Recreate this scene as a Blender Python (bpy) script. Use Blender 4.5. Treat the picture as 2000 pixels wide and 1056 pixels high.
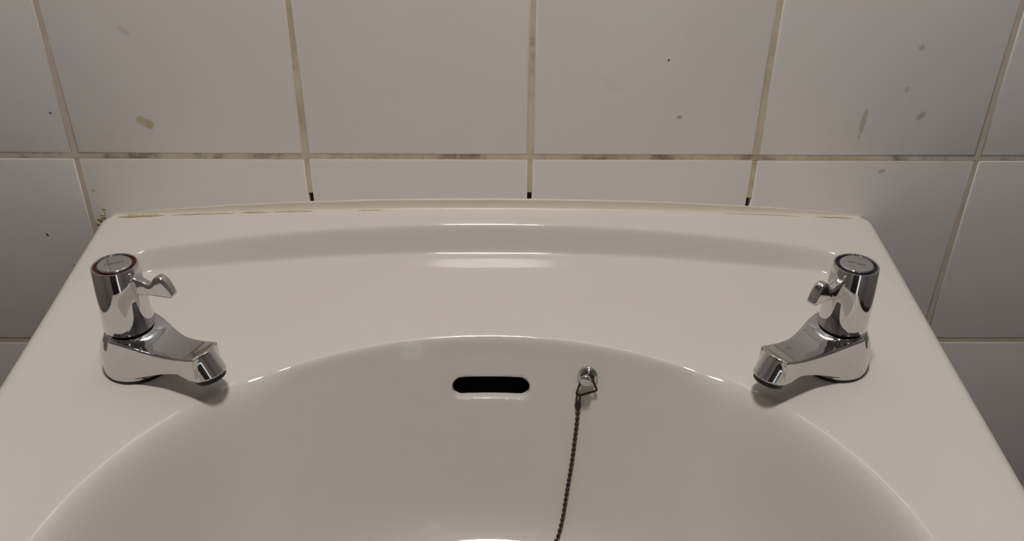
import bpy, bmesh, math, random
import numpy as np
from mathutils import Matrix, Vector

random.seed(4)
for o in list(bpy.data.objects):
    bpy.data.objects.remove(o)
scn = bpy.context.scene
COL = scn.collection
Z0 = 0.911            # height of the tile joint just above the basin, metres
MM = 0.001

# ------------------------------------------------------------------ camera
F_PX, PITCH, YAW, ROLL = 1797.13, 0.551065, 0.0183838, 0.0106225
cam_d = bpy.data.cameras.new('camera')
cam = bpy.data.objects.new('camera', cam_d)
COL.objects.link(cam)
cam_d.sensor_width = 36.0
cam_d.lens = F_PX / 2000 * 36.0
cam_d.clip_start = 0.01
fw = Vector((math.sin(YAW) * math.cos(PITCH), math.cos(YAW) * math.cos(PITCH), -math.sin(PITCH)))
rt = fw.cross(Vector((0, 0, 1))).normalized()
up = rt.cross(fw)
R_ = rt * math.cos(ROLL) + up * math.sin(ROLL)
U_ = -rt * math.sin(ROLL) + up * math.cos(ROLL)
m4 = Matrix(((R_.x, U_.x, -fw.x, 0.00769), (R_.y, U_.y, -fw.y, -0.74782),
             (R_.z, U_.z, -fw.z, 0.34172 + Z0), (0, 0, 0, 1)))
cam.matrix_world = m4
scn.camera = cam

# ------------------------------------------------------------------ world, exposure
w = bpy.data.worlds.new('world')
scn.world = w
w.use_nodes = True
w.node_tree.nodes['Background'].inputs[0].default_value = (0.75, 0.85, 1.0, 1)
w.node_tree.nodes['Background'].inputs[1].default_value = 0.3
vs = scn.view_settings
vs.view_transform = 'Standard'
vs.look = 'None'
vs.gamma = 1.0
vs.use_curve_mapping = False
vs.exposure = 0.05
LAMP_POS = (-0.01, -0.43, 2.33)
LAMP_STRENGTH = 142.0
WINDOW_STRENGTH = 1.1


# ------------------------------------------------------------------ material helpers
def new_mat(name):
    m = bpy.data.materials.new(name)
    m.use_nodes = True
    nt = m.node_tree
    b = nt.nodes['Principled BSDF']
    return m, nt, b


def N(nt, kind, **kw):
    n = nt.nodes.new(kind)
    for k, v in kw.items():
        setattr(n, k, v)
    return n


def math_node(nt, op, a, b=None, clamp=False):
    n = nt.nodes.new('ShaderNodeMath')
    n.operation = op
    n.use_clamp = clamp
    for i, v in enumerate((a, b)):
        if v is None:
            continue
        if isinstance(v, (int, float)):
            n.inputs[i].default_value = v
        else:
            nt.links.new(v, n.inputs[i])
    return n.outputs[0]


def mix_col(nt, fac, a, b):
    n = nt.nodes.new('ShaderNodeMix')
    n.data_type = 'RGBA'
    for sock, v in ((n.inputs[0], fac), (n.inputs[6], a), (n.inputs[7], b)):
        if isinstance(v, (int, float)):
            sock.default_value = v
        elif isinstance(v, tuple):
            sock.default_value = (*v, 1)
        else:
            nt.links.new(v, sock)
    return n.outputs[2]


def map_range(nt, v, a, b, c=0.0, d=1.0):
    n = nt.nodes.new('ShaderNodeMapRange')
    n.interpolation_type = 'SMOOTHSTEP'
    nt.links.new(v, n.inputs[0])
    n.inputs[1].default_value = a
    n.inputs[2].default_value = b
    n.inputs[3].default_value = c
    n.inputs[4].default_value = d
    return n.outputs[0]


def noise(nt, vec, scale, detail=3.0, rough=0.55):
    n = nt.nodes.new('ShaderNodeTexNoise')
    n.inputs['Scale'].default_value = scale
    n.inputs['Detail'].default_value = detail
    n.inputs['Roughness'].default_value = rough
    nt.links.new(vec, n.inputs['Vector'])
    return n.outputs['Fac']


def world_pos(nt):
    return nt.nodes.new('ShaderNodeNewGeometry').outputs['Position']


def spot_mask(nt, pos, cx, cz, rx, rz, ang, wob):
    """soft-edged dirt mark of its own shape on the tiled wall (x, z in metres)"""
    sx = nt.nodes.new('ShaderNodeSeparateXYZ')
    nt.links.new(pos, sx.inputs[0])
    dx = math_node(nt, 'SUBTRACT', sx.outputs[0], cx)
    dz = math_node(nt, 'SUBTRACT', sx.outputs[2], cz)
    ca, sa = math.cos(ang), math.sin(ang)
    a = math_node(nt, 'ADD', math_node(nt, 'MULTIPLY', dx, ca / rx), math_node(nt, 'MULTIPLY', dz, sa / rx))
    b = math_node(nt, 'ADD', math_node(nt, 'MULTIPLY', dx, -sa / rz), math_node(nt, 'MULTIPLY', dz, ca / rz))
    r = math_node(nt, 'SQRT', math_node(nt, 'ADD', math_node(nt, 'MULTIPLY', a, a), math_node(nt, 'MULTIPLY', b, b)))
    r = math_node(nt, 'ADD', r, math_node(nt, 'MULTIPLY', math_node(nt, 'SUBTRACT', wob, 0.5), 1.6))
    return map_range(nt, r, 1.05, 0.7)


# ceramic of the basin
def ceramic():
    m, nt, b = new_mat('basin_ceramic')
    pos = world_pos(nt)
    n1 = noise(nt, pos, 6.0)
    c = mix_col(nt, n1, (0.70, 0.668, 0.625), (0.72, 0.690, 0.652))
    sp = noise(nt, pos, 160.0, 2.0)
    specks = map_range(nt, sp, 0.80, 0.84)
    c = mix_col(nt, math_node(nt, 'MULTIPLY', specks, 0.35), c, (0.40, 0.37, 0.34))
    nt.links.new(c, b.inputs['Base Color'])
    b.inputs['Roughness'].default_value = 0.06
    b.inputs['IOR'].default_value = 1.42
    b.inputs['Coat Weight'].default_value = 0.0
    b.inputs['Coat Roughness'].default_value = 0.03
    return m


def tile_mat():
    m, nt, b = new_mat('white_glazed_tile')
    pos = world_pos(nt)
    n1 = noise(nt, pos, 5.0)
    c = mix_col(nt, n1, (0.865, 0.828, 0.815), (0.885, 0.853, 0.845))
    film = map_range(nt, noise(nt, pos, 22.0, 5.0, 0.6), 0.62, 0.80)
    c = mix_col(nt, math_node(nt, 'MULTIPLY', film, 0.12), c, (0.40, 0.35, 0.30))
    wob = noise(nt, pos, 120.0, 2.0)
    # (x, z, rx, rz, angle, colour, strength)
    for (x, z, rx, rz, a, col, st) in STAINS:
        msk = spot_mask(nt, pos, x, z, rx, rz, a, wob)
        c = mix_col(nt, math_node(nt, 'MULTIPLY', msk, st), c, col)
    nt.links.new(c, b.inputs['Base Color'])
    b.inputs['Roughness'].default_value = 0.28
    b.inputs['IOR'].default_value = 1.45
    bump = nt.nodes.new('ShaderNodeBump')
    bump.inputs['Strength'].default_value = 0.05
    bump.inputs['Distance'].default_value = 0.002
    nt.links.new(noise(nt, pos, 35.0, 2.0), bump.inputs['Height'])
    nt.links.new(bump.outputs[0], b.inputs['Normal'])
    return m


def grout_mat():
    m, nt, b = new_mat('stained_cement_grout')
    pos = world_pos(nt)
    n1 = noise(nt, pos, 14.0, 4.0, 0.6)
    n2 = noise(nt, pos, 90.0, 4.0, 0.7)
    c = mix_col(nt, map_range(nt, n1, 0.35, 0.65), (0.76, 0.66, 0.51), (0.62, 0.515, 0.38))
    c = mix_col(nt, map_range(nt, n2, 0.52, 0.78, 0, 0.55), c, (0.28, 0.19, 0.12))
    # cleaner, paler towards both ends of the wall
    sx = nt.nodes.new('ShaderNodeSeparateXYZ')
    nt.links.new(pos, sx.inputs[0])
    ax = math_node(nt, 'ABSOLUTE', math_node(nt, 'SUBTRACT', sx.outputs[0], 0.0))
    c = mix_col(nt, map_range(nt, ax, 0.29, 0.40, 0, 0.82), c, (0.74, 0.67, 0.59))
    # dark mould streak along the joint above the basin
    dz = math_node(nt, 'ABSOLUTE', math_node(nt, 'SUBTRACT', sx.outputs[2], Z0))
    near = map_range(nt, dz, 0.004, 0.002)
    mould = math_node(nt, 'MULTIPLY', near, map_range(nt, noise(nt, pos, 24.0, 4.0, 0.65), 0.48, 0.66, 0, 0.75))
    c = mix_col(nt, mould, c, (0.17, 0.095, 0.06))
    nt.links.new(c, b.inputs['Base Color'])
    b.inputs['Roughness'].default_value = 0.85
    bump = nt.nodes.new('ShaderNodeBump')
    bump.inputs['Strength'].default_value = 0.6
    bump.inputs['Distance'].default_value = 0.001
    nt.links.new(n2, bump.inputs['Height'])
    nt.links.new(bump.outputs[0], b.inputs['Normal'])
    return m


def simple(name, col, rough=0.5, metal=0.0, nscale=None, col2=None, **kw):
    m, nt, b = new_mat(name)
    if nscale:
        c = mix_col(nt, noise(nt, world_pos(nt), nscale, 4.0), col, col2)
        nt.links.new(c, b.inputs['Base Color'])
    else:
        b.inputs['Base Color'].default_value = (*col, 1)
    b.inputs['Roughness'].default_value = rough
    b.inputs['Metallic'].default_value = metal
    for k, v in kw.items():
        b.inputs[k].default_value = v
    return m


def emitter(name, col, strength):
    m, nt, b = new_mat(name)
    b.inputs['Base Color'].default_value = (0.8, 0.8, 0.8, 1)
    b.inputs['Emission Color'].default_value = (*col, 1)
    b.inputs['Emission Strength'].default_value = strength
    return m


STAINS = [
    (-0.2985, Z0 + 0.0325, 0.0075, 0.0040, -0.85, (0.66, 0.56, 0.32), 0.70),
    (-0.2930, Z0 + 0.0300, 0.0035, 0.0045, 0.2, (0.62, 0.52, 0.25), 0.75),
    (-0.2990, Z0 + 0.1120, 0.0060, 0.0028, -0.6, (0.64, 0.55, 0.37), 0.45),
    (0.3265, Z0 + 0.0330, 0.0026, 0.0135, -0.06, (0.47, 0.39, 0.31), 0.55),
    (0.1655, Z0 + 0.0380, 0.0028, 0.0020, 0.0, (0.36, 0.32, 0.29), 0.65),
    (0.1510, Z0 + 0.0890, 0.0010, 0.0012, 0.0, (0.05, 0.04, 0.04), 0.9),
    (0.3620, Z0 + 0.1010, 0.0022, 0.0030, 0.0, (0.37, 0.34, 0.31), 0.5),
    (0.3760, Z0 + 0.0400, 0.0030, 0.0050, -0.5, (0.37, 0.34, 0.31), 0.5),
    (0.3580, Z0 + 0.0640, 0.0025, 0.0028, 0.0, (0.40, 0.37, 0.33), 0.45),
    (0.3530, Z0 - 0.0130, 0.0035, 0.0022, 0.3, (0.45, 0.38, 0.24), 0.6),
    (-0.4090, Z0 - 0.0800, 0.0016, 0.0022, 0.4, (0.04, 0.03, 0.03), 0.95),
    (-0.3760, Z0 + 0.0400, 0.0016, 0.0010, -0.5, (0.05, 0.04, 0.03), 0.9),
    (0.3600, Z0 - 0.0920, 0.0020, 0.0026, 0.0, (0.28, 0.24, 0.22), 0.7),
    (0.3860, Z0 - 0.1210, 0.0018, 0.0020, 0.0, (0.30, 0.27, 0.22), 0.6),
    (-0.3930, Z0 - 0.1130, 0.0022, 0.0012, 0.0, (0.30, 0.26, 0.23), 0.5),
    (-0.3560, Z0 - 0.0340, 0.0020, 0.0012, 0.0, (0.33, 0.29, 0.25), 0.5),
]

M_CER = ceramic()
M_TILE = tile_mat()
M_GROUT = grout_mat()
M_CHROME = simple('polished_chrome', (0.66, 0.66, 0.67), 0.035, 1.0)
M_BLACK = simple('black_rubber', (0.012, 0.012, 0.013), 0.45)
M_NECK = simple('black_washer_and_gap_shade', (0.01, 0.01, 0.01), 0.5)  # black of the base washer, also the painted shade under the handle
M_RED = simple('hot_red_ring', (0.065, 0.002, 0.005), 0.25)
M_BLUE = simple('cold_dark_blue_ring', (0.006, 0.007, 0.022), 0.25)
M_PRINT = simple('grey_cap_print', (0.10, 0.09, 0.09), 0.5, 0.6)
M_CHAIN = simple('tarnished_brown_chain', (0.022, 0.015, 0.012), 0.36, 0.6, 300.0, (0.065, 0.046, 0.037))
M_DARK = simple('overflow_shade_black', (0.010, 0.009, 0.008), 0.9)  # near-black colour standing for the shade inside the overflow
M_SEAL = simple('yellowed_white_silicone', (0.78, 0.74, 0.66), 0.35, 0.0, 30.0, (0.76, 0.70, 0.57))
M_SEALDIRT = simple('dirty_ochre_sealant_edge', (0.66, 0.58, 0.40), 0.6, 0.0, 140.0, (0.44, 0.36, 0.22))
M_BACK = simple('dark_tile_adhesive', (0.045, 0.033, 0.026), 0.95)
M_PAINT = simple('cream_wall_paint', (0.56, 0.525, 0.495), 0.7, 0.0, 4.0, (0.58, 0.545, 0.515))
M_CEIL = simple('ceiling_paint', (0.62, 0.60, 0.57), 0.8, 0.0, 3.0, (0.60, 0.58, 0.55))
M_FLOOR = simple('dark_vinyl_floor', (0.055, 0.043, 0.036), 0.45, 0.0, 25.0, (0.08, 0.064, 0.052))
M_DOOR = simple('added_dark_brown_door', (0.045, 0.030, 0.022), 0.4, 0.0, 8.0, (0.06, 0.04, 0.03))
M_FRAME = simple('white_gloss_frame', (0.7, 0.7, 0.68), 0.35)
M_LAMP = emitter('glowing_lamp_diffuser', (1.0, 0.94, 0.875), LAMP_STRENGTH)
M_WIN = emitter('frosted_daylit_pane', (0.72, 0.86, 1.0), WINDOW_STRENGTH)
M_LIMPET = simple('white_plastic', (0.75, 0.74, 0.71), 0.4)


# ------------------------------------------------------------------ object helpers
def link(name, me, mat, parent=None, smooth=True):
    o = bpy.data.objects.new(name, me)
    COL.objects.link(o)
    if mat is not None and not me.materials:
        me.materials.append(mat)
    if smooth:
        me.polygons.foreach_set('use_smooth', [True] * len(me.polygons))
    if parent is not None:
        o.parent = parent
    return o


def tag(o, label=None, cat=None, group=None, kind=None):
    if label:
        o['label'] = label
    if cat:
        o['category'] = cat
    if group:
        o['group'] = group
    if kind:
        o['kind'] = kind
    return o


def empty(name, loc, rz=0.0):
    o = bpy.data.objects.new(name, None)
    COL.objects.link(o)
    o.empty_display_size = 0.03
    o.location = loc
    o.rotation_euler = (0, 0, rz)
    return o


def mesh_py(name, verts, faces):
    me = bpy.data.meshes.new(name)
    me.from_pydata([tuple(map(float, v)) for v in verts], [], [tuple(map(int, f)) for f in faces])
    me.update()
    return me


def box_mesh(name, x0, x1, y0, y1, z0, z1, bev=0.0, seg=2):
    bm = bmesh.new()
    bmesh.ops.create_cube(bm, size=1.0)
    for v in bm.verts:
        v.co = Vector((x0 if v.co.x < 0 else x1, y0 if v.co.y < 0 else y1, z0 if v.co.z < 0 else z1))
    if bev:
        bmesh.ops.bevel(bm, geom=bm.edges[:], offset=bev, segments=seg, profile=0.5, affect='EDGES')
    me = bpy.data.meshes.new(name)
    bm.to_mesh(me)
    bm.free()
    return me


def lathe_mesh(name, prof, n=96):
    """prof: list of (r, z) in metres, revolved about z; points on the axis close it"""
    verts, faces, rings = [], [], []
    for r, z in prof:
        if r < 1e-7:
            rings.append([len(verts)])
            verts.append((0, 0, z))
        else:
            rings.append(list(range(len(verts), len(verts) + n)))
            for k in range(n):
                a = 2 * math.pi * k / n
                verts.append((r * math.cos(a), r * math.sin(a), z))
    for a, b in zip(rings[:-1], rings[1:]):
        for k in range(n):
            k2 = (k + 1) % n
            if len(a) == 1 and len(b) == 1:
                continue
            if len(a) == 1:
                faces.append((a[0], b[k2], b[k]))
            elif len(b) == 1:
                faces.append((a[k], a[k2], b[0]))
            else:
                faces.append((a[k], a[k2], b[k2], b[k]))
    me = mesh_py(name, verts, faces)
    bm = bmesh.new()
    bm.from_mesh(me)
    bmesh.ops.recalc_face_normals(bm, faces=bm.faces[:])
    bm.to_mesh(me)
    bm.free()
    return me


def rounded_prof(pts, rad, n=5):
    """round the corners of an (r, z) polyline"""
    out = [pts[0]]
    for i in range(1, len(pts) - 1):
        p0, p1, p2 = Vector(pts[i - 1]), Vector(pts[i]), Vector(pts[i + 1])
        a, b = (p0 - p1), (p2 - p1)
        r = min(rad, a.length * 0.45, b.length * 0.45)
        A, B = p1 + a.normalized() * r, p1 + b.normalized() * r
        for k in range(n + 1):
            t = k / n
            q = A * (1 - t) ** 2 + p1 * 2 * t * (1 - t) + B * t * t
            out.append((q.x, q.y))
    out.append(pts[-1])
    return out


def tube_mesh(name, pts, rad, n=12, closed=False):
    pts = [Vector(p) for p in pts]
    verts, faces = [], []
    L = len(pts)
    nrm = None
    for i, p in enumerate(pts):
        if closed:
            t = (pts[(i + 1) % L] - pts[i - 1]).normalized()
        else:
            t = (pts[min(i + 1, L - 1)] - pts[max(i - 1, 0)]).normalized()
        if nrm is None:
            nrm = t.orthogonal().normalized()
        nrm = (nrm - t * nrm.dot(t)).normalized()
        bn = t.cross(nrm)
        for k in range(n):
            a = 2 * math.pi * k / n
            verts.append(p + (nrm * math.cos(a) + bn * math.sin(a)) * rad)
    m = L if closed else L - 1
    for i in range(m):
        j = (i + 1) % L
        for k in range(n):
            k2 = (k + 1) % n
            faces.append((i * n + k, i * n + k2, j * n + k2, j * n + k))
    if not closed:
        faces.append(tuple(range(n))[::-1])
        faces.append(tuple(range((L - 1) * n, L * n)))
    return mesh_py(name, verts, faces)


# ------------------------------------------------------------------ distance-field mesher (numpy surface nets)
def surface_nets(sdf, lo, hi, h):
    lo, hi = np.array(lo, float), np.array(hi, float)
    n = np.ceil((hi - lo) / h).astype(int) + 1
    ax = [lo[i] + h * np.arange(n[i]) for i in range(3)]
    X, Y, Z = np.meshgrid(*ax, indexing='ij')
    D = sdf(X, Y, Z)
    S = D < 0
    c = n - 1
    cnt = np.zeros(c, int)
    acc = np.zeros((*c, 3))
    offs = [(i, j, k) for i in (0, 1) for j in (0, 1) for k in (0, 1)]

    def sub(A, o):
        return A[o[0]:o[0] + c[0], o[1]:o[1] + c[1], o[2]:o[2] + c[2]]
    for a in offs:
        for d in range(3):
            if a[d] == 0:
                b = list(a)
                b[d] = 1
                Da, Db = sub(D, a), sub(D, b)
                cr = (Da < 0) != (Db < 0)
                t = np.where(cr, Da / np.where(cr, Da - Db, 1), 0)
                for e in range(3):
                    acc[..., e] += np.where(cr, a[e] + (t if e == d else 0), 0)
                cnt += cr
    act = cnt > 0
    idx = -np.ones(c, int)
    idx[act] = np.arange(act.sum())
    base = np.stack(np.nonzero(act), 1)
    V = lo + h * (base + acc[act] / cnt[act][:, None])
    faces = []
    for d in range(3):
        e, f = (d + 1) % 3, (d + 2) % 3
        sl0 = [slice(None)] * 3
        sl1 = [slice(None)] * 3
        sl0[d] = slice(0, -1)
        sl1[d] = slice(1, None)
        ch = S[tuple(sl0)] != S[tuple(sl1)]
        pos = np.stack(np.nonzero(ch), 1)
        ok = (pos[:, e] > 0) & (pos[:, f] > 0) & (pos[:, e] < c[e]) & (pos[:, f] < c[f])
        pos = pos[ok]
        flip = S[tuple(sl0)][tuple(pos.T)]

        def at(de, df):
            p = pos.copy()
            p[:, e] -= de
            p[:, f] -= df
            return idx[tuple(p.T)]
        q = np.stack([at(0, 0), at(1, 0), at(1, 1), at(0, 1)], 1)
        q[~flip] = q[~flip][:, ::-1]
        faces.append(q)
    Fq = np.concatenate(faces)
    # pull vertices onto the true surface
    ep = h * 0.05
    for _ in range(4):
        x, y, z = V.T
        d0 = sdf(x, y, z)
        g = np.stack([sdf(x + ep, y, z) - d0, sdf(x, y + ep, z) - d0, sdf(x, y, z + ep) - d0], 1) / ep
        g2 = (g * g).sum(1) + 1e-6
        V = V - np.clip(d0 / g2, -h * .5, h * .5)[:, None] * g * 0.8
    return V, Fq


def poly_sdf(px, py, pts):
    pts = np.array(pts, float)
    d = np.full(px.shape, 1e9)
    s = np.ones(px.shape)
    m = len(pts)
    for i in range(m):
        a, b = pts[i], pts[i - 1]
        ex, ey = b - a
        wx, wy = px - a[0], py - a[1]
        t = np.clip((wx * ex + wy * ey) / (ex * ex + ey * ey), 0, 1)
        d = np.minimum(d, (wx - ex * t) ** 2 + (wy - ey * t) ** 2)
        c1, c2, c3 = py >= a[1], py < b[1], ex * wy > ey * wx
        fl = (c1 & c2 & c3) | (~c1 & ~c2 & ~c3)
        s = np.where(fl, -s, s)
    return s * np.sqrt(d)


def smin(a, b, k):
    h = np.clip(k - np.abs(a - b), 0, None) / k
    return np.minimum(a, b) - h * h * h * k / 6


def smax(a, b, k):
    return -smin(-a, -b, k)


# ------------------------------------------------------------------ the room
TW = 0.200
JX = 0.037             # x of the joint above the basin's middle
XL, XR, YF, HC = JX - 8 * TW, JX + 9 * TW, -2.0, 2.4
COLS = {-2: -0.0010, -1: 0.0014, 0: -0.0004, 1: 0.0004, 2: -0.0006}   # small unevenness of the setting out


def colx(c):
    return JX + c * TW + COLS.get(c, 0.0)


wall = link('wall_back', box_mesh('wall_back', XL, XR, 0.0085, 0.11, 0, HC), M_BACK, None, False)
tag(wall, kind='structure')
GAP = 0.0043
row_z = [Z0 + r * TW for r in range(-5, 9)]
tile_cache = {}


def tile_mesh(wd, ht):
    key = (round(wd, 5), round(ht, 5))
    if key in tile_cache:
        return tile_cache[key]
    # glazed slab: flat face, pillowed edge, straight sides
    r = 0.0022
    rings = [(0.0, 0.0085), (0.0, 0.0016), (0.0004, 0.0006), (0.0011, 0.0002), (r, 0.0)]
    verts, faces = [], []
    for ins, y in rings:
        x0, x1, z0, z1 = -wd / 2 + ins, wd / 2 - ins, -ht / 2 + ins, ht / 2 - ins
        verts += [(x0, y, z0), (x1, y, z0), (x1, y, z1), (x0, y, z1)]
    for i in range(len(rings) - 1):
        for k in range(4):
            k2 = (k + 1) % 4
            faces.append((i * 4 + k, i * 4 + k2, i * 4 + 4 + k2, i * 4 + 4 + k))
    e = (len(rings) - 1) * 4
    faces.append((e, e + 1, e + 2, e + 3))
    me = mesh_py('tile', verts, faces)
    me.materials.append(M_TILE)
    tile_cache[key] = me
    return me


for r in range(len(row_z) - 1):
    za, zb = max(row_z[r], 0.0), min(row_z[r + 1], HC)
    if zb - za < 0.03:
        continue
    for c in range(-8, 9):
        xa, xb = colx(c), colx(c + 1)
        o = link('tile', tile_mesh(xb - xa - GAP, zb - za - GAP), None, wall, True)
        o.location = ((xa + xb) / 2, random.uniform(-0.00015, 0.00015), (za + zb) / 2)
        o.rotation_euler = (random.uniform(-.0012, .0012), 0, random.uniform(-.0012, .0012))


def grout_strip(x0, x1, z0, z1, yf=0.0007):
    link('grout_line', box_mesh('grout_line', x0, x1, yf, 0.0086, z0, z1), M_GROUT, wall, False)


for z in row_z:
    if 0.02 < z < HC - 0.02:
        grout_strip(XL, XR, z - GAP / 2 - .0003, z + GAP / 2 + .0003, 0.0005)
for c in range(-7, 9):
    x = colx(c)
    if c in (-1, 0, 1):
        # joints that run down behind the basin: the mortar has crumbled out just above the sealant
        hole = {-1: 0.0358, 0: 0.0350, 1: 0.0400}[c]
        grout_strip(x - GAP / 2 - .0003, x + GAP / 2 + .0003, Z0 - hole, HC)
        grout_strip(x - GAP / 2 - .0003, x + GAP / 2 + .0003, 0, Z0 - 0.060)
    else:
        grout_strip(x - GAP / 2 - .0003, x + GAP / 2 + .0003, 0, HC)


def struct(name, me, mat, parent=None):
    o = link(name, me, mat, parent, False)
    if parent is None:
        o['kind'] = 'structure'
    return o


struct('floor', box_mesh('floor', XL - .1, XR + .1, YF - .1, 0.11, -0.08, 0.0), M_FLOOR)
struct('ceiling', box_mesh('ceiling', XL - .1, XR + .1, YF - .1, 0.11, HC, HC + .08), M_CEIL)
struct('wall_left', box_mesh('wall_left', XL - .1, XL, YF, 0.0, 0, HC), M_PAINT)
struct('wall_right', box_mesh('wall_right', XR, XR + .1, YF, 0.0, 0, HC), M_PAINT)
struct('wall_front', box_mesh('wall_front', XL - .1, XR + .1, YF - .1, YF, 0, HC), M_PAINT)
dr = struct('added_door_1', box_mesh('added_door_1', -0.55, 0.25, YF, YF + 0.04, 0.005, 2.0, 0.004), M_DOOR)  # unseen door, added to give the chrome dark reflections
for z0, z1 in ((0.15, 0.9), (1.05, 1.85)):
    link('door_panel', box_mesh('door_panel', -0.43, 0.13, YF + 0.035, YF + 0.048, z0, z1, 0.006), M_DOOR, dr, False)
for x0, x1, z0, z1 in ((-0.62, -0.55, 0, 2.07), (0.25, 0.32, 0, 2.07), (-0.55, 0.25, 2.0, 2.07)):
    link('door_frame', box_mesh('door_frame', x0, x1, YF, YF + 0.05, z0, z1, 0.005), M_FRAME, dr, False)
wn = struct('window_1', box_mesh('window_1', 0.37, 0.53, YF, YF + 0.02, 0.40, 2.0), M_WIN)
for x0, x1, z0, z1 in ((0.325, 0.37, 0.35, 2.05), (0.53, 0.58, 0.35, 2.05), (0.37, 0.53, 0.35, 0.40), (0.37, 0.53, 2.0, 2.05)):
    link('window_frame', box_mesh('window_frame', x0, x1, YF, YF + 0.045, z0, z1, 0.004), M_FRAME, wn, False)

# ceiling lamp: white base, glowing opal dome
lamp = empty('ceiling_lamp', (LAMP_POS[0], LAMP_POS[1], HC))
tag(lamp, 'round opal dome lamp fixed to the ceiling above the basin', 'lamp')
link('lamp_base', lathe_mesh('lamp_base', [(0, 0), (0.15, 0), (0.155, -0.03), (0.145, -0.042), (0.095, -0.042), (0.09, -0.025), (0, -0.025)], 64), M_FRAME, lamp)
dome = [(0.088 * math.cos(a), -0.025 - 0.03 * math.sin(a)) for a in np.linspace(0, math.pi / 2, 12)]
dome[-1] = (0, dome[-1][1])
link('lamp_shade', lathe_mesh('lamp_shade', dome, 48), M_LAMP, lamp)


# ------------------------------------------------------------------ the wash basin (all in mm, z relative to Z0)
def sm(a, b, x):
    t = np.clip((x - a) / (b - a), 0, 1)
    return t * t * (3 - 2 * t)


def half_width(y):
    y = np.asarray(y, float)
    base = 355.0 + y * 0.045
    f = np.clip((-y - 430.) / 158., 0, 1)
    base = base * np.sqrt(np.clip(1 - f ** 2.6, 0, 1))
    k = np.clip((y + 9) / 8.4, 0, 1)
    return base - 8 * (1 - np.sqrt(np.clip(1 - k * k, 0, 1)))


YC, EA, EB, EF = -398., 263., 235., 135.


def height(X, y):
    X = np.asarray(X, float)
    y = np.asarray(y, float)
    aX = np.abs(X)
    rim = -59.5 - 0.034 * (-y) + 9.0 * np.clip(1 - (X / 345) ** 2, 0, 1) * sm(-75, -35, y)
    deck = -77.0 - 0.008 * (-y - 45) - 1.3 * sm(145, 205, aX)
    dyb = (-y) - (33.5 + .000336 * X * X)
    dxs = (322 - 0.057 * (-y)) - aX
    R = 34.
    qa = R - dyb
    qb = R - dxs
    inside = R - np.sqrt(np.clip(qa, 0, None) ** 2 + np.clip(qb, 0, None) ** 2)
    sd = np.where((qa > 0) | (qb > 0), inside, np.minimum(dyb, dxs))
    side = sm(14, 60, dyb)
    half = 4.6 + 13 * side
    k = 1.6 + 5 * side
    h = k / (2 * half)
    t = (sd + half) / (2 * half)
    a = 0.5 * (t + np.sqrt(t * t + h * h))
    b = a - 1
    m = 1 + 0.5 * (b - np.sqrt(b * b + h * h))
    top = rim + (deck - rim) * m
    bb = np.where(y > YC, EB, EF)
    rho = np.sqrt((X / EA) ** 2 + ((y - YC) / bb) ** 2)
    d = (1 - rho) * EB
    crisp = (1 - sm(140, 185, aX)) * sm(YC, YC + 120, y)
    kk = 10.0 * crisp + 62 * (1 - crisp)
    wv = (2.9 + 2.0 * sm(150, 235, aX)) * d
    hh = np.clip(kk - np.abs(wv), 0, None) / kk
    e1 = np.maximum(wv, 0) + hh * hh * hh * kk / 6
    fl = 158 + 0.05 * np.clip(d - 60, 0, None)
    kf = 34.
    e = 0.5 * (e1 + fl - np.sqrt((e1 - fl) ** 2 + kf * kf)) - 0.5 * (fl - np.sqrt(fl ** 2 + kf * kf))
    return top - e


def surf(X, y):
    """point and unit normal on the basin's top, mm"""
    z = float(height(X, y))
    gx = float(height(X + .2, y) - height(X - .2, y)) / .4
    gy = float(height(X, y + .2) - height(X, y - .2)) / .4
    n = Vector((-gx, -gy, 1)).normalized()
    return Vector((X, y, z)), n


SLOT = (2.6, -117.4, 30.6, 8.9)       # x, z, half length, half height (= end radius)


def slot_sdf(X, y, z):
    px = np.abs(X - SLOT[0]) - (SLOT[2] - 8.2)
    py = np.abs((z - SLOT[1]) / 0.945) - (SLOT[3] - 8.2)
    d = np.sqrt(np.clip(px, 0, None) ** 2 + np.clip(py, 0, None) ** 2) + np.minimum(np.maximum(px, py), 0) - 8.2
    return np.where((y > -230) & (y < -150), d, 99.)


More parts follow.
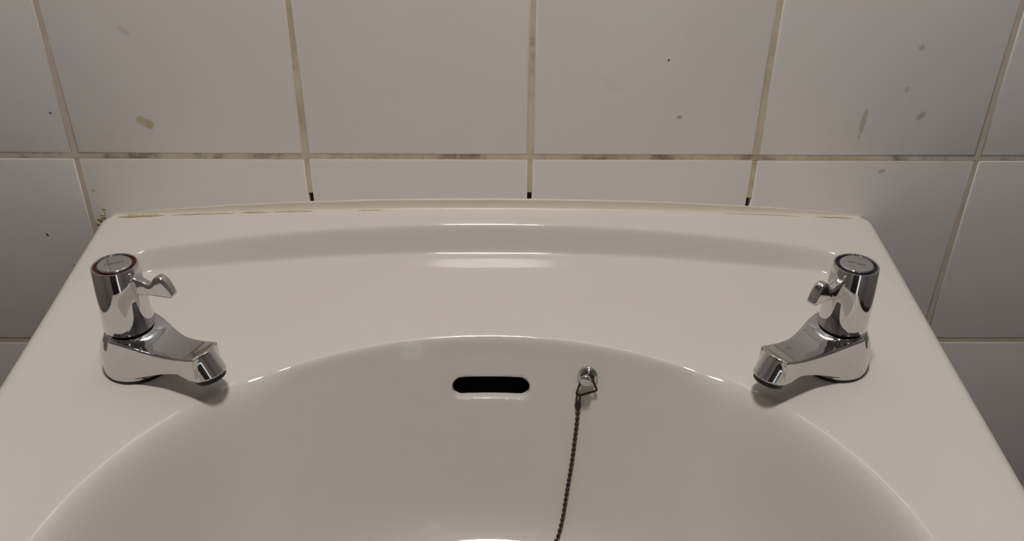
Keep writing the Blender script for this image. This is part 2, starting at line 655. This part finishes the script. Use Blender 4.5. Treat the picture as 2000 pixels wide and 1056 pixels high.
def build_basin():
    ys = np.concatenate([[-0.6, -0.8, -1.1, -1.6, -2.3, -3.2, -4.5, -6, -8, -10, -13, -16], np.arange(-18, -150, -1.3),
                         np.arange(-150, -205, -0.7), np.arange(-205, -275, -1.3), np.arange(-275, -430, -3.0),
                         430 * -1 - 158 * np.sin(np.linspace(0, math.pi / 2, 34))[:-1], [-587.9]])
    r = 9.0
    nu = 470
    # sample denser near the rim's rounded edge
    uu = np.linspace(-1, 1, nu)
    angs = np.linspace(0, math.pi / 2, 9)[1:]
    H = half_width(ys)
    X, Y, Z = [], [], []
    for y, hw_ in zip(ys, H):
        rr = min(r, hw_ * 0.5)
        xi = uu * (hw_ - rr)
        zi = height(xi, np.full(nu, y))
        zl, zr = float(zi[0]), float(zi[-1])
        # edge rounding
        ex = (hw_ - rr) + rr * np.sin(angs)
        ez = -rr + rr * np.cos(angs)
        # skirt and underside
        sk = np.array([(hw_ - 0.5, -25.), (hw_ - 2, -55.), (hw_ - 5, -78.), (hw_ - 12, -92.), (hw_ * 0.91, -120.), (hw_ * 0.86, -160.),
                       (hw_ * 0.77, -192.), (hw_ * 0.55, -206.), (hw_ * 0.25, -210.)])
        xr = np.concatenate([ex, sk[:, 0]])
        zz_r = np.concatenate([zr + ez, zr + sk[:, 1]])
        zz_l = np.concatenate([zl + ez, zl + sk[:, 1]])
        X.append(np.concatenate([[0.0], -xr[::-1], xi, xr]))
        Z.append(np.concatenate([[(zl + zr) / 2 - 211], zz_l[::-1], zi, zz_r]))
        Y.append(np.full(len(X[-1]), y))
    X, Y, Z = np.array(X), np.array(Y), np.array(Z)
    nr, nc = X.shape
    i0 = 1 + 17                      # first interior column
    S = np.full(X.shape, 99.)
    S[:, i0:i0 + nu] = slot_sdf(X[:, i0:i0 + nu], Y[:, i0:i0 + nu], Z[:, i0:i0 + nu])
    # fillet round the overflow mouth: pull the surface in towards the wall
    f = 0.9
    near = np.clip(f - np.clip(S, 0, f), 0, f)
    off = f - np.sqrt(np.clip(f * f - near * near, 0, None))
    Y2 = Y + off * 0.8
    Z2 = Z - off * 0.4
    verts = np.stack([X.ravel(), Y2.ravel(), Z2.ravel()], 1)
    Sf = S.ravel()
    ci = np.arange(nr * nc).reshape(nr, nc)
    right = np.roll(ci, -1, axis=1)
    q = np.stack([ci[:-1].ravel(), ci[1:].ravel(), right[1:].ravel(), right[:-1].ravel()], 1)
    ins = (Sf[q] < 0).sum(1)
    keep = q[ins == 0]
    mixed = q[(ins > 0) & (ins < 4)]
    verts = [tuple(v) for v in verts]
    faces = keep.tolist()
    cut = {}
    rim_edges = []

    def cutpoint(a, b):
        key = (min(a, b), max(a, b))
        if key not in cut:
            t = Sf[a] / (Sf[a] - Sf[b])
            p = tuple(verts[a][k] * (1 - t) + verts[b][k] * t for k in range(3))
            cut[key] = len(verts)
            verts.append(p)
        return cut[key]
    for f4 in mixed.tolist():
        poly, cp = [], []
        for k in range(4):
            a, b = f4[k], f4[(k + 1) % 4]
            if Sf[a] >= 0:
                poly.append(a)
            if (Sf[a] >= 0) != (Sf[b] >= 0):
                c = cutpoint(a, b)
                poly.append(c)
                cp.append(c)
        if len(poly) >= 3:
            faces.append(poly)
        if len(cp) == 2:
            rim_edges.append(tuple(cp))
    # throat of the overflow, running back into the clay
    deep = {}
    for a, b in rim_edges:
        for v in (a, b):
            if v not in deep:
                p = verts[v]
                deep[v] = len(verts)
                verts.append((p[0], p[1] + 7.0, p[2] - 0.4))
        faces.append([a, b, deep[b], deep[a]])
    used = np.zeros(len(verts), bool)
    for f4 in faces:
        used[f4] = True
    remap = np.cumsum(used) - 1
    V = (np.array(verts)[used] * MM) + [0, 0, Z0]
    me = bpy.data.meshes.new('wash_basin')
    me.from_pydata(V.tolist(), [], [[int(remap[i]) for i in f4] for f4 in faces])
    bm = bmesh.new()
    bm.from_mesh(me)
    bmesh.ops.recalc_face_normals(bm, faces=bm.faces[:])
    bm.to_mesh(me)
    bm.free()
    return me


basin = empty('wash_basin', (0, 0, Z0 - 0.24))
tag(basin, 'large white ceramic wash basin with raised curved back fixed to tiled wall', 'basin')


def child(o, parent):
    """parent while keeping world placement (parents carry no scale)"""
    o.parent = parent
    M = Matrix.Translation(parent.location) @ parent.rotation_euler.to_matrix().to_4x4()
    o.matrix_parent_inverse = M.inverted()
    return o


child(link('basin_body', build_basin(), M_CER), basin)
# channel behind the overflow mouth, its inner shade put in as black colour
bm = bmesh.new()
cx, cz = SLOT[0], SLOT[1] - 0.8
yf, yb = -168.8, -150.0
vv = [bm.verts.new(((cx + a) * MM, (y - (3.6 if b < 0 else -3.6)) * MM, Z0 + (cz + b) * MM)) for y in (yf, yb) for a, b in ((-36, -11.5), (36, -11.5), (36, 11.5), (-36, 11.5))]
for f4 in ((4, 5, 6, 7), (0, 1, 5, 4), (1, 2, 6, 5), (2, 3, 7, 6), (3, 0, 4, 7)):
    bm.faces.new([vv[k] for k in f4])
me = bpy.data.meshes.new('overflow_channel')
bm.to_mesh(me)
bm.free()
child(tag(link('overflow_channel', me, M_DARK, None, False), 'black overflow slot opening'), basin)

# waste and plug in the bottom of the bowl
DX, DY = -2.0, -272.0
pz = float(height(DX, DY))
waste = lathe_mesh('waste_ring', rounded_prof([(0.0, -0.004), (0.0205, -0.004), (0.0235, 0.0022), (0.034, 0.0022), (0.0355, -0.0008)], 0.002), 64)
o = link('waste_ring', waste, M_CHROME)
o.location = (DX * MM, DY * MM, Z0 + pz * MM)
child(o, basin)
plug = empty('basin_plug', (DX * MM, DY * MM, Z0 + pz * MM - 0.003))
tag(plug, 'black rubber plug sitting in the bowl of the basin', 'plug')
link('plug_body', lathe_mesh('plug_body', rounded_prof([(0, 0), (0.0205, 0.0), (0.0225, 0.008), (0.0225, 0.0145), (0, 0.0145)], 0.002), 48), M_BLACK, plug)
ring_pts = [(0.0, 0.006 * math.cos(a), 0.0185 + 0.006 * math.sin(a)) for a in np.linspace(0, 2 * math.pi, 25)[:-1]]
link('plug_ring', tube_mesh('plug_ring', ring_pts, 0.0009, 8, True), M_CHROME, plug)


# ------------------------------------------------------------------ silicone bead between basin and tiles
def sealant():
    xs = np.linspace(-345, 345, 270)
    verts, faces = [], []
    prof = 8
    rng = np.random.RandomState(3)
    wob = np.convolve(rng.randn(len(xs) + 20), np.ones(9) / 9, 'same')[10:-10]
    for i, x in enumerate(xs):
        zt = float(height(x, -2.0))
        u = abs(x) / 345
        up_ = (7.6 * (1 - u ** 2.5) + 1.8) + wob[i] * 0.35
        out = 3.2 + 1.2 * (1 - u * u) + wob[i] * 0.5
        end = min(1.0, (345 - abs(x)) / 4.0 + 0.15)
        up_ *= end
        for k in range(prof):
            t = k / (prof - 1)
            # slightly hollow, finger-smoothed fillet
            y = -out * (t ** 1.7) - 0.15
            z = zt + up_ * ((1 - t) ** 1.7) + 0.15 * (1 - t) - 0.25 * t
            verts.append((x * MM, y * MM, Z0 + z * MM))
        verts.append((x * MM, 0.002, Z0 + (zt - 1.0) * MM))
    m = prof + 1
    for i in range(len(xs) - 1):
        for k in range(m):
            k2 = (k + 1) % m
            faces.append((i * m + k, (i + 1) * m + k, (i + 1) * m + k2, i * m + k2))
    faces.append(tuple(range(m)))
    faces.append(tuple(range((len(xs) - 1) * m, len(xs) * m))[::-1])
    me = mesh_py('sealant_bead', verts, faces)
    bm = bmesh.new()
    bm.from_mesh(me)
    bmesh.ops.recalc_face_normals(bm, faces=bm.faces[:])
    bm.to_mesh(me)
    bm.free()
    return me


seal = empty('sealant_bead', (0, 0, Z0 - 0.055))
tag(seal, 'off-white silicone sealant bead along the back edge of the basin', 'sealant')
child(link('bead', sealant(), M_SEAL), seal)


def dirt_run(x0, x1, dz, wid, seed):
    """ragged ochre edge of old sealant lying on the bead's front foot"""
    rng = np.random.RandomState(seed)
    n = max(6, int(abs(x1 - x0) / 3))
    verts, faces = [], []
    for i, x in enumerate(np.linspace(x0, x1, n)):
        zt = float(height(x, -3.0))
        e = max(0.02, math.sin(math.pi * i / (n - 1))) ** 0.4
        a = wid * e * (0.7 + 0.6 * rng.rand())
        y = -4.2 + rng.randn() * 0.2
        for yy, zz in ((y - a * .5, zt + 0.1), (y - a * .3, zt + 0.1 + a * .35), (y + a * .4, zt + a * .6 + 0.3), (y + a * .6, zt + 0.1)):
            verts.append((x * MM, yy * MM, Z0 + (zz + dz) * MM))
    for i in range(n - 1):
        for k in range(4):
            k2 = (k + 1) % 4
            faces.append((i * 4 + k, (i + 1) * 4 + k, (i + 1) * 4 + k2, i * 4 + k2))
    child(link('dirty_edge', mesh_py('dirty_edge', verts, faces), M_SEALDIRT), seal)


for a, b, wd, sd in ((-338, -296, 3.2, 1), (-290, -232, 1.5, 2), (-226, -200, 2.0, 3), (-196, -160, 1.6, 4), (-330, -318, 4.2, 5),
                     (300, 336, 1.5, 6), (215, 285, 0.8, 7), (-120, -96, 1.2, 8)):
    dirt_run(a, b, -0.1, wd * 0.7, sd)
# crumbling mortar lump in the corner left of the basin
bm = bmesh.new()
for k in range(34):
    u_ = random.random()
    g = bmesh.ops.create_icosphere(bm, subdivisions=1, radius=random.uniform(0.9, 2.1) * MM)
    p = Vector((-358.5 + 7.0 * u_ + random.uniform(-1.6, 1.6), random.uniform(-0.9, 0.3), -54 - 17 * (1 - u_) ** 0.8 + random.uniform(-2.5, 2.5))) * MM
    rx, rz = random.uniform(.8, 1.5), random.uniform(.7, 1.5)
    for v in g['verts']:
        v.co = Vector((v.co.x * rx, v.co.y * 0.5, v.co.z * rz)) + p + Vector((0, 0, Z0))
me = bpy.data.meshes.new('mortar_crumbs')
bm.to_mesh(me)
bm.free()
child(link('mortar_crumbs', me, M_SEALDIRT), seal)


# ------------------------------------------------------------------ taps
SPOUT_POLY = [(0, 3), (20, 5), (38, 11.5), (53, 16.5), (64, 14.0), (70, 17), (72, 44), (0, 44)]


def smooth_curve(pts, n=24):
    """Catmull-Rom through the points, as a dense polyline"""
    P = [np.array(p, float) for p in pts]
    out = []
    for i in range(len(P) - 1):
        p0, p1, p2, p3 = P[max(i - 1, 0)], P[i], P[i + 1], P[min(i + 2, len(P) - 1)]
        for k in range(n):
            t = k / n
            out.append(0.5 * ((2 * p1) + (p2 - p0) * t + (2 * p0 - 5 * p1 + 4 * p2 - p3) * t * t + (3 * p1 - p0 - 3 * p2 + p3) * t ** 3))
    out.append(P[-1])
    return np.array(out)


TOP = smooth_curve([(-10, 33.6), (4, 33.6), (16, 32.0), (28, 29.4), (40, 28.4), (54, 30.2), (70, 34.4), (90, 40.0)])


def body_sdf(s, t, h):
    r = np.sqrt(s * s + t * t)
    base = poly_sdf(r, h, [(-5, 1.4), (22.8, 1.4), (22.8, 13.0), (22.2, 18.0), (20.8, 23.0), (18.9, 27.5), (16.6, 31.4), (-5, 31.4)]) - 1.4
    prof = poly_sdf(s, h, SPOUT_POLY)
    wid = np.interp(s, TAPER[:, 0], TAPER[:, 1])
    side = (np.abs(t) - wid) * 0.97
    sp = smax(prof, side, 2.0)
    # nozzle: cylinder tilted outwards
    ax, ah = NOZ
    al = (s - NOZ_S) * ax + (h - NOZ_H) * ah
    ps, ph = (s - NOZ_S) - al * ax, (h - NOZ_H) - al * ah
    nz = np.sqrt(ps * ps + ph * ph + t * t) - 12.6
    nz = smax(nz, (s - NOZ_S) * CUT[0] + (h - NOZ_H) * CUT[1], 1.0)
    sp = smin(sp, nz, 2.5)
    sp = smax(sp, (h - np.interp(s, TOP[:, 0], TOP[:, 1])) * 0.96, 2.2)
    return smin(base, sp, 5.0)


TAPER = smooth_curve([(-10, 22.5), (0, 22.0), (12, 20.2), (24, 17.2), (38, 14.2), (52, 13.4), (72, 12.7), (80, 12.7)])
NOZ = (0.52, -0.854)
CUT = (0.30, -0.954)
NOZ_S, NOZ_H = 70.6, 15.2


def to_mesh(name, V, Fq, mat):
    me = bpy.data.meshes.new(name)
    me.from_pydata((V * MM).tolist(), [], Fq.tolist())
    me.materials.append(mat)
    me.polygons.foreach_set('use_smooth', [True] * len(me.polygons))
    return me


V, Fq = surface_nets(body_sdf, (-28, -28, -3), (89, 28, 44), 0.75)
ME_BODY = to_mesh('tap_body', V, Fq, M_CHROME)

lev_top = smooth_curve([(10, 79.6), (15, 79.2), (22, 77.6), (27.5, 76.0), (30.5, 77.6), (33, 81.8), (36.5, 84.6), (40.5, 84.2), (44.0, 80.8), (46.4, 76.0), (47.8, 71.8)], 5)
lev_bot = smooth_curve([(46.2, 69.6), (40, 69.0), (30, 68.0), (20, 66.4), (9, 64.4)], 4)
LEVER_POLY = [tuple(p) for p in lev_top] + [tuple(p) for p in lev_bot]


def lever_sdf(s, t, h):
    p = poly_sdf(s, h, LEVER_POLY)
    wid = np.interp(s, [8, 16, 26, 38, 52], [4.4, 3.8, 3.2, 3.4, 3.6])
    return smax(p, np.abs(t) - wid, 2.6)


V, Fq = surface_nets(lever_sdf, (6, -7, 61), (52, 7, 88), 0.5)
ME_LEVER = to_mesh('lever', V, Fq, M_CHROME)

hp = [(0.0150, 0.0352), (0.0174, 0.0352), (0.0179, 0.0362), (0.0158, 0.0848), (0.0153, 0.0856), (0.0146, 0.0856), (0.0142, 0.0850), (0.0142, 0.0822), (0.0, 0.0822)]
ME_HANDLE = lathe_mesh('handle', hp, 128)
ME_HANDLE.materials.append(M_CHROME)
ME_NECK = lathe_mesh('neck_gap_shade', [(0.0, 0.031), (0.0152, 0.031), (0.0152, 0.0356), (0.0, 0.0356)], 64)  # neck coloured black for the shade in the gap below the handle
ME_NECK.materials.append(M_NECK)
ME_WASHER = lathe_mesh('base_washer', [(0, -0.0025), (0.0243, -0.0025), (0.0243, 0.0008), (0, 0.0008)], 64)
ME_WASHER.materials.append(M_NECK)
ringp = [(0.0112, 0.0821), (0.0112, 0.0832), (0.01415, 0.0840), (0.01415, 0.0821)]
ME_RING_R = lathe_mesh('colour_ring', ringp, 96)
ME_RING_R.materials.append(M_RED)
ME_RING_B = ME_RING_R.copy()
ME_RING_B.materials.clear()
ME_RING_B.materials.append(M_BLUE)
ME_CAP = lathe_mesh('cap', rounded_prof([(0.0117, 0.0821), (0.0117, 0.0858), (0.0110, 0.0864), (0.0, 0.0865)], 0.0007), 96)
ME_CAP.materials.append(M_CHROME)
# aerator under the nozzle, in nozzle axes
ME_AER = lathe_mesh('aerator', rounded_prof([(0.0, -0.003), (0.0110, -0.003), (0.0110, 0.0036), (0.0102, 0.0042), (0.0, 0.0042)], 0.0006), 64)
ME_AER.materials.append(M_BLACK)
for me_ in (ME_HANDLE, ME_CAP, ME_RING_R, ME_RING_B, ME_NECK, ME_WASHER, ME_AER):
    me_.polygons.foreach_set('use_smooth', [True] * len(me_.polygons))


def sharpen(me, deg=38):
    me.set_sharp_from_angle(angle=math.radians(deg))


for me_ in (ME_HANDLE, ME_CAP, ME_RING_R, ME_RING_B, ME_NECK, ME_WASHER, ME_AER):
    sharpen(me_)


def print_mesh():
    """tiny worn grey maker's mark: a row of short strokes, too small to read"""
    rng = random.Random(7)
    verts, faces = [], []

    def rect(x0, x1, y0, y1):
        b = len(verts)
        verts.extend([(x * MM, y * MM, 0.08656) for x, y in ((x0, y0), (x1, y0), (x1, y1), (x0, y1))])
        verts.extend([(x * MM, y * MM, 0.08640) for x, y in ((x0, y0), (x1, y0), (x1, y1), (x0, y1))])
        faces.append((b, b + 1, b + 2, b + 3))
        for k in range(4):
            faces.append((b + k, b + 4 + k, b + 4 + (k + 1) % 4, b + (k + 1) % 4))
    for i in range(8):
        x = -6.2 + i * 1.6
        rect(x, x + 0.35, -0.9, 0.9)
        y = rng.choice((-0.9, -0.1, 0.55))
        rect(x + 0.35, x + 1.0, y, y + 0.35)
        if i % 3:
            rect(x + 0.85, x + 1.15, -0.9, 0.6)
    return mesh_py('cap_print', verts, faces)


ME_PRINT = print_mesh()
ME_PRINT.materials.append(M_PRINT)


def make_tap(x, y, spout_deg, lever_deg, ring, label, pdeg):
    z = float(height(x, y)) + 1.4
    t = empty('pillar_tap', (x * MM, y * MM, Z0 + z * MM), math.radians(spout_deg))
    tag(t, label, 'tap', 'chrome taps on the basin')
    link('base_washer', ME_WASHER, None, t)
    link('tap_body', ME_BODY, None, t)
    link('neck_gap_shade', ME_NECK, None, t, False)
    a = link('aerator', ME_AER, None, t, False)
    tag(a, 'black spout outlet ring')
    a.location = (NOZ_S * MM, 0, NOZ_H * MM)
    a.rotation_euler = (0, math.pi - math.atan2(CUT[0], -CUT[1]), 0)
    hd = link('handle', ME_HANDLE, None, t, False)
    hd.rotation_euler = (0, 0, math.radians(lever_deg - spout_deg))
    link('lever', ME_LEVER, None, hd)
    r_ = link('colour_ring', ring, None, hd, False)
    tag(r_, 'dark red indicator ring' if ring is ME_RING_R else 'dark blue indicator ring')
    link('cap', ME_CAP, None, hd, False)
    p = link('cap_print', ME_PRINT, None, hd, False)
    p.rotation_euler = (0, 0, math.radians(pdeg - lever_deg))
    return t


make_tap(-259.0, -196.5, -27, -21, ME_RING_R, 'chrome lever basin tap with a dark red ring on its handle', 25)
make_tap(261.0, -195.5, 180 + 32, 180 + 36, ME_RING_B, 'chrome lever basin tap with a dark blue ring on its handle', -30)

# ------------------------------------------------------------------ chain stay and ball chain
SP, SN = surf(78.0, -182.4)
stay = empty('chain_stay', (SP.x * MM, SP.y * MM, Z0 + SP.z * MM))
stay.rotation_euler = SN.to_track_quat('Z', 'Y').to_euler()
tag(stay, 'small chrome chain stay screwed into the bowl beside the overflow', 'chain stay')
fl = link('flange', lathe_mesh('flange', rounded_prof([(0.0, -0.001), (0.0083, -0.001), (0.0080, 0.0016), (0.0058, 0.0036), (0.0042, 0.0030), (0.0, 0.0030)], 0.0008), 64), M_CHROME, stay)
ps_ = link('post', lathe_mesh('post', rounded_prof([(0.0, 0.002), (0.0036, 0.002), (0.0036, 0.0085), (0.0, 0.0085)], 0.0004), 48), M_CHROME, stay)
hdm = link('post_head', lathe_mesh('post_head', rounded_prof([(0.0, 0.0080), (0.0030, 0.0080), (0.0044, 0.0092), (0.0044, 0.0122), (0.0036, 0.0134), (0.0, 0.0134)], 0.0008), 48), M_CHROME, stay)

# downhill direction along the bowl wall at the stay
down = Vector((0, 0, -1))
down = (down - SN * down.dot(SN)).normalized()
lat = Vector((1, 0, 0))
lat = (lat - SN * lat.dot(SN)).normalized()


def wp(a, b, c):
    """stay frame (mm): a to the right, b down the wall, c off the wall -> world metres"""
    p = SP + lat * a + down * b + SN * c
    return Vector((p.x * MM, p.y * MM, Z0 + p.z * MM))


chain = empty('plug_chain', wp(-6.0, 15.0, 3.0))
tag(chain, 'tarnished brown ball chain hanging down the bowl from the chrome stay', 'chain')
tri_c = [(-2.8, -3.6, 6.6), (2.6, -3.2, 6.6), (8.6, 8.6, 4.2), (8.4, 9.9, 4.0), (-4.2, 15.4, 2.6), (-6.0, 15.6, 2.6), (-7.0, 13.8, 2.8)]
# rounded closed triangle
tp = []
nT = len(tri_c)
for i in range(nT):
    p0, p1, p2 = Vector(tri_c[i - 1]), Vector(tri_c[i]), Vector(tri_c[(i + 1) % nT])
    A = p1 + (p0 - p1).normalized() * min(1.2, (p0 - p1).length * .4)
    B = p1 + (p2 - p1).normalized() * min(1.2, (p2 - p1).length * .4)
    for k in range(6):
        t = k / 5
        tp.append(wp(*(A * (1 - t) ** 2 + p1 * 2 * t * (1 - t) + B * t * t)))
child(link('triangle_link', tube_mesh('triangle_link', tp, 0.00085, 10, True), M_CHAIN), chain)
# small shackle loop and barrel clasp
loop = [wp(-5.2 + 1.5 * math.cos(a), 18.4 + 4.0 * math.sin(a), 2.6) for a in np.linspace(0, 2 * math.pi, 25)[:-1]]
child(link('shackle', tube_mesh('shackle', loop, 0.0006, 8, True), M_CHAIN), chain)

# bead centres follow the wall of the bowl, then its floor to the plug
BR, STEP = 1.72, 4.3
way = [(71.6, -186.8), (70.8, -192.8), (69.1, -198.6), (67.4, -204.3), (63.7, -213.0), (60.7, -221.6), (55.6, -233.0),
       (47, -243), (36, -254), (28, -262)]
dense = []
for (x0, y0), (x1, y1) in zip(way[:-1], way[1:]):
    for k in range(60):
        t = k / 60
        P_, n_ = surf(x0 + (x1 - x0) * t, y0 + (y1 - y0) * t)
        dense.append((P_ + n_ * (BR + 0.25), n_))
smoothed = [sum((dense[min(max(j, 0), len(dense) - 1)][0] for j in range(i - 25, i + 26)), Vector()) / 51 for i in range(len(dense))]
pos, acc, start = [], 0.0, False
length = 0.0
nxt = 7.2
for i in range(1, len(smoothed)):
    length += (smoothed[i] - smoothed[i - 1]).length
    if length >= nxt:
        pos.append((smoothed[i], dense[i][1]))
        nxt += STEP
bm = bmesh.new()
bmesh.ops.create_uvsphere(bm, u_segments=14, v_segments=9, radius=BR * MM)
ME_BEAD = bpy.data.meshes.new('bead')
bm.to_mesh(ME_BEAD)
bm.free()
ME_BEAD.materials.append(M_CHAIN)


def W(p):
    return Vector((p.x * MM, p.y * MM, Z0 + p.z * MM))


for p, n in pos:
    o = link('bead', ME_BEAD, None, None)
    o.location = W(p)
    child(o, chain)
wire = [W(p) for p, n in pos]
child(link('connecting_wire', tube_mesh('connecting_wire', [wp(-5.6, 22.5, 2.4)] + wire, 0.0004, 8), M_CHAIN), chain)
# barrel clasp between shackle and first bead
c0, c1 = wp(-5.4, 20.6, 2.5), W(pos[0][0])
ax_ = (c1 - c0)
cl = lathe_mesh('clasp', rounded_prof([(0, 0), (0.0016, 0), (0.0024, 0.0022), (0.0024, 0.0052), (0.0014, 0.0068), (0, 0.0068)], 0.0006), 24)
o = link('clasp', cl, M_CHAIN)
o.location = c0
o.rotation_euler = ax_.to_track_quat('Z', 'Y').to_euler()
child(o, chain)
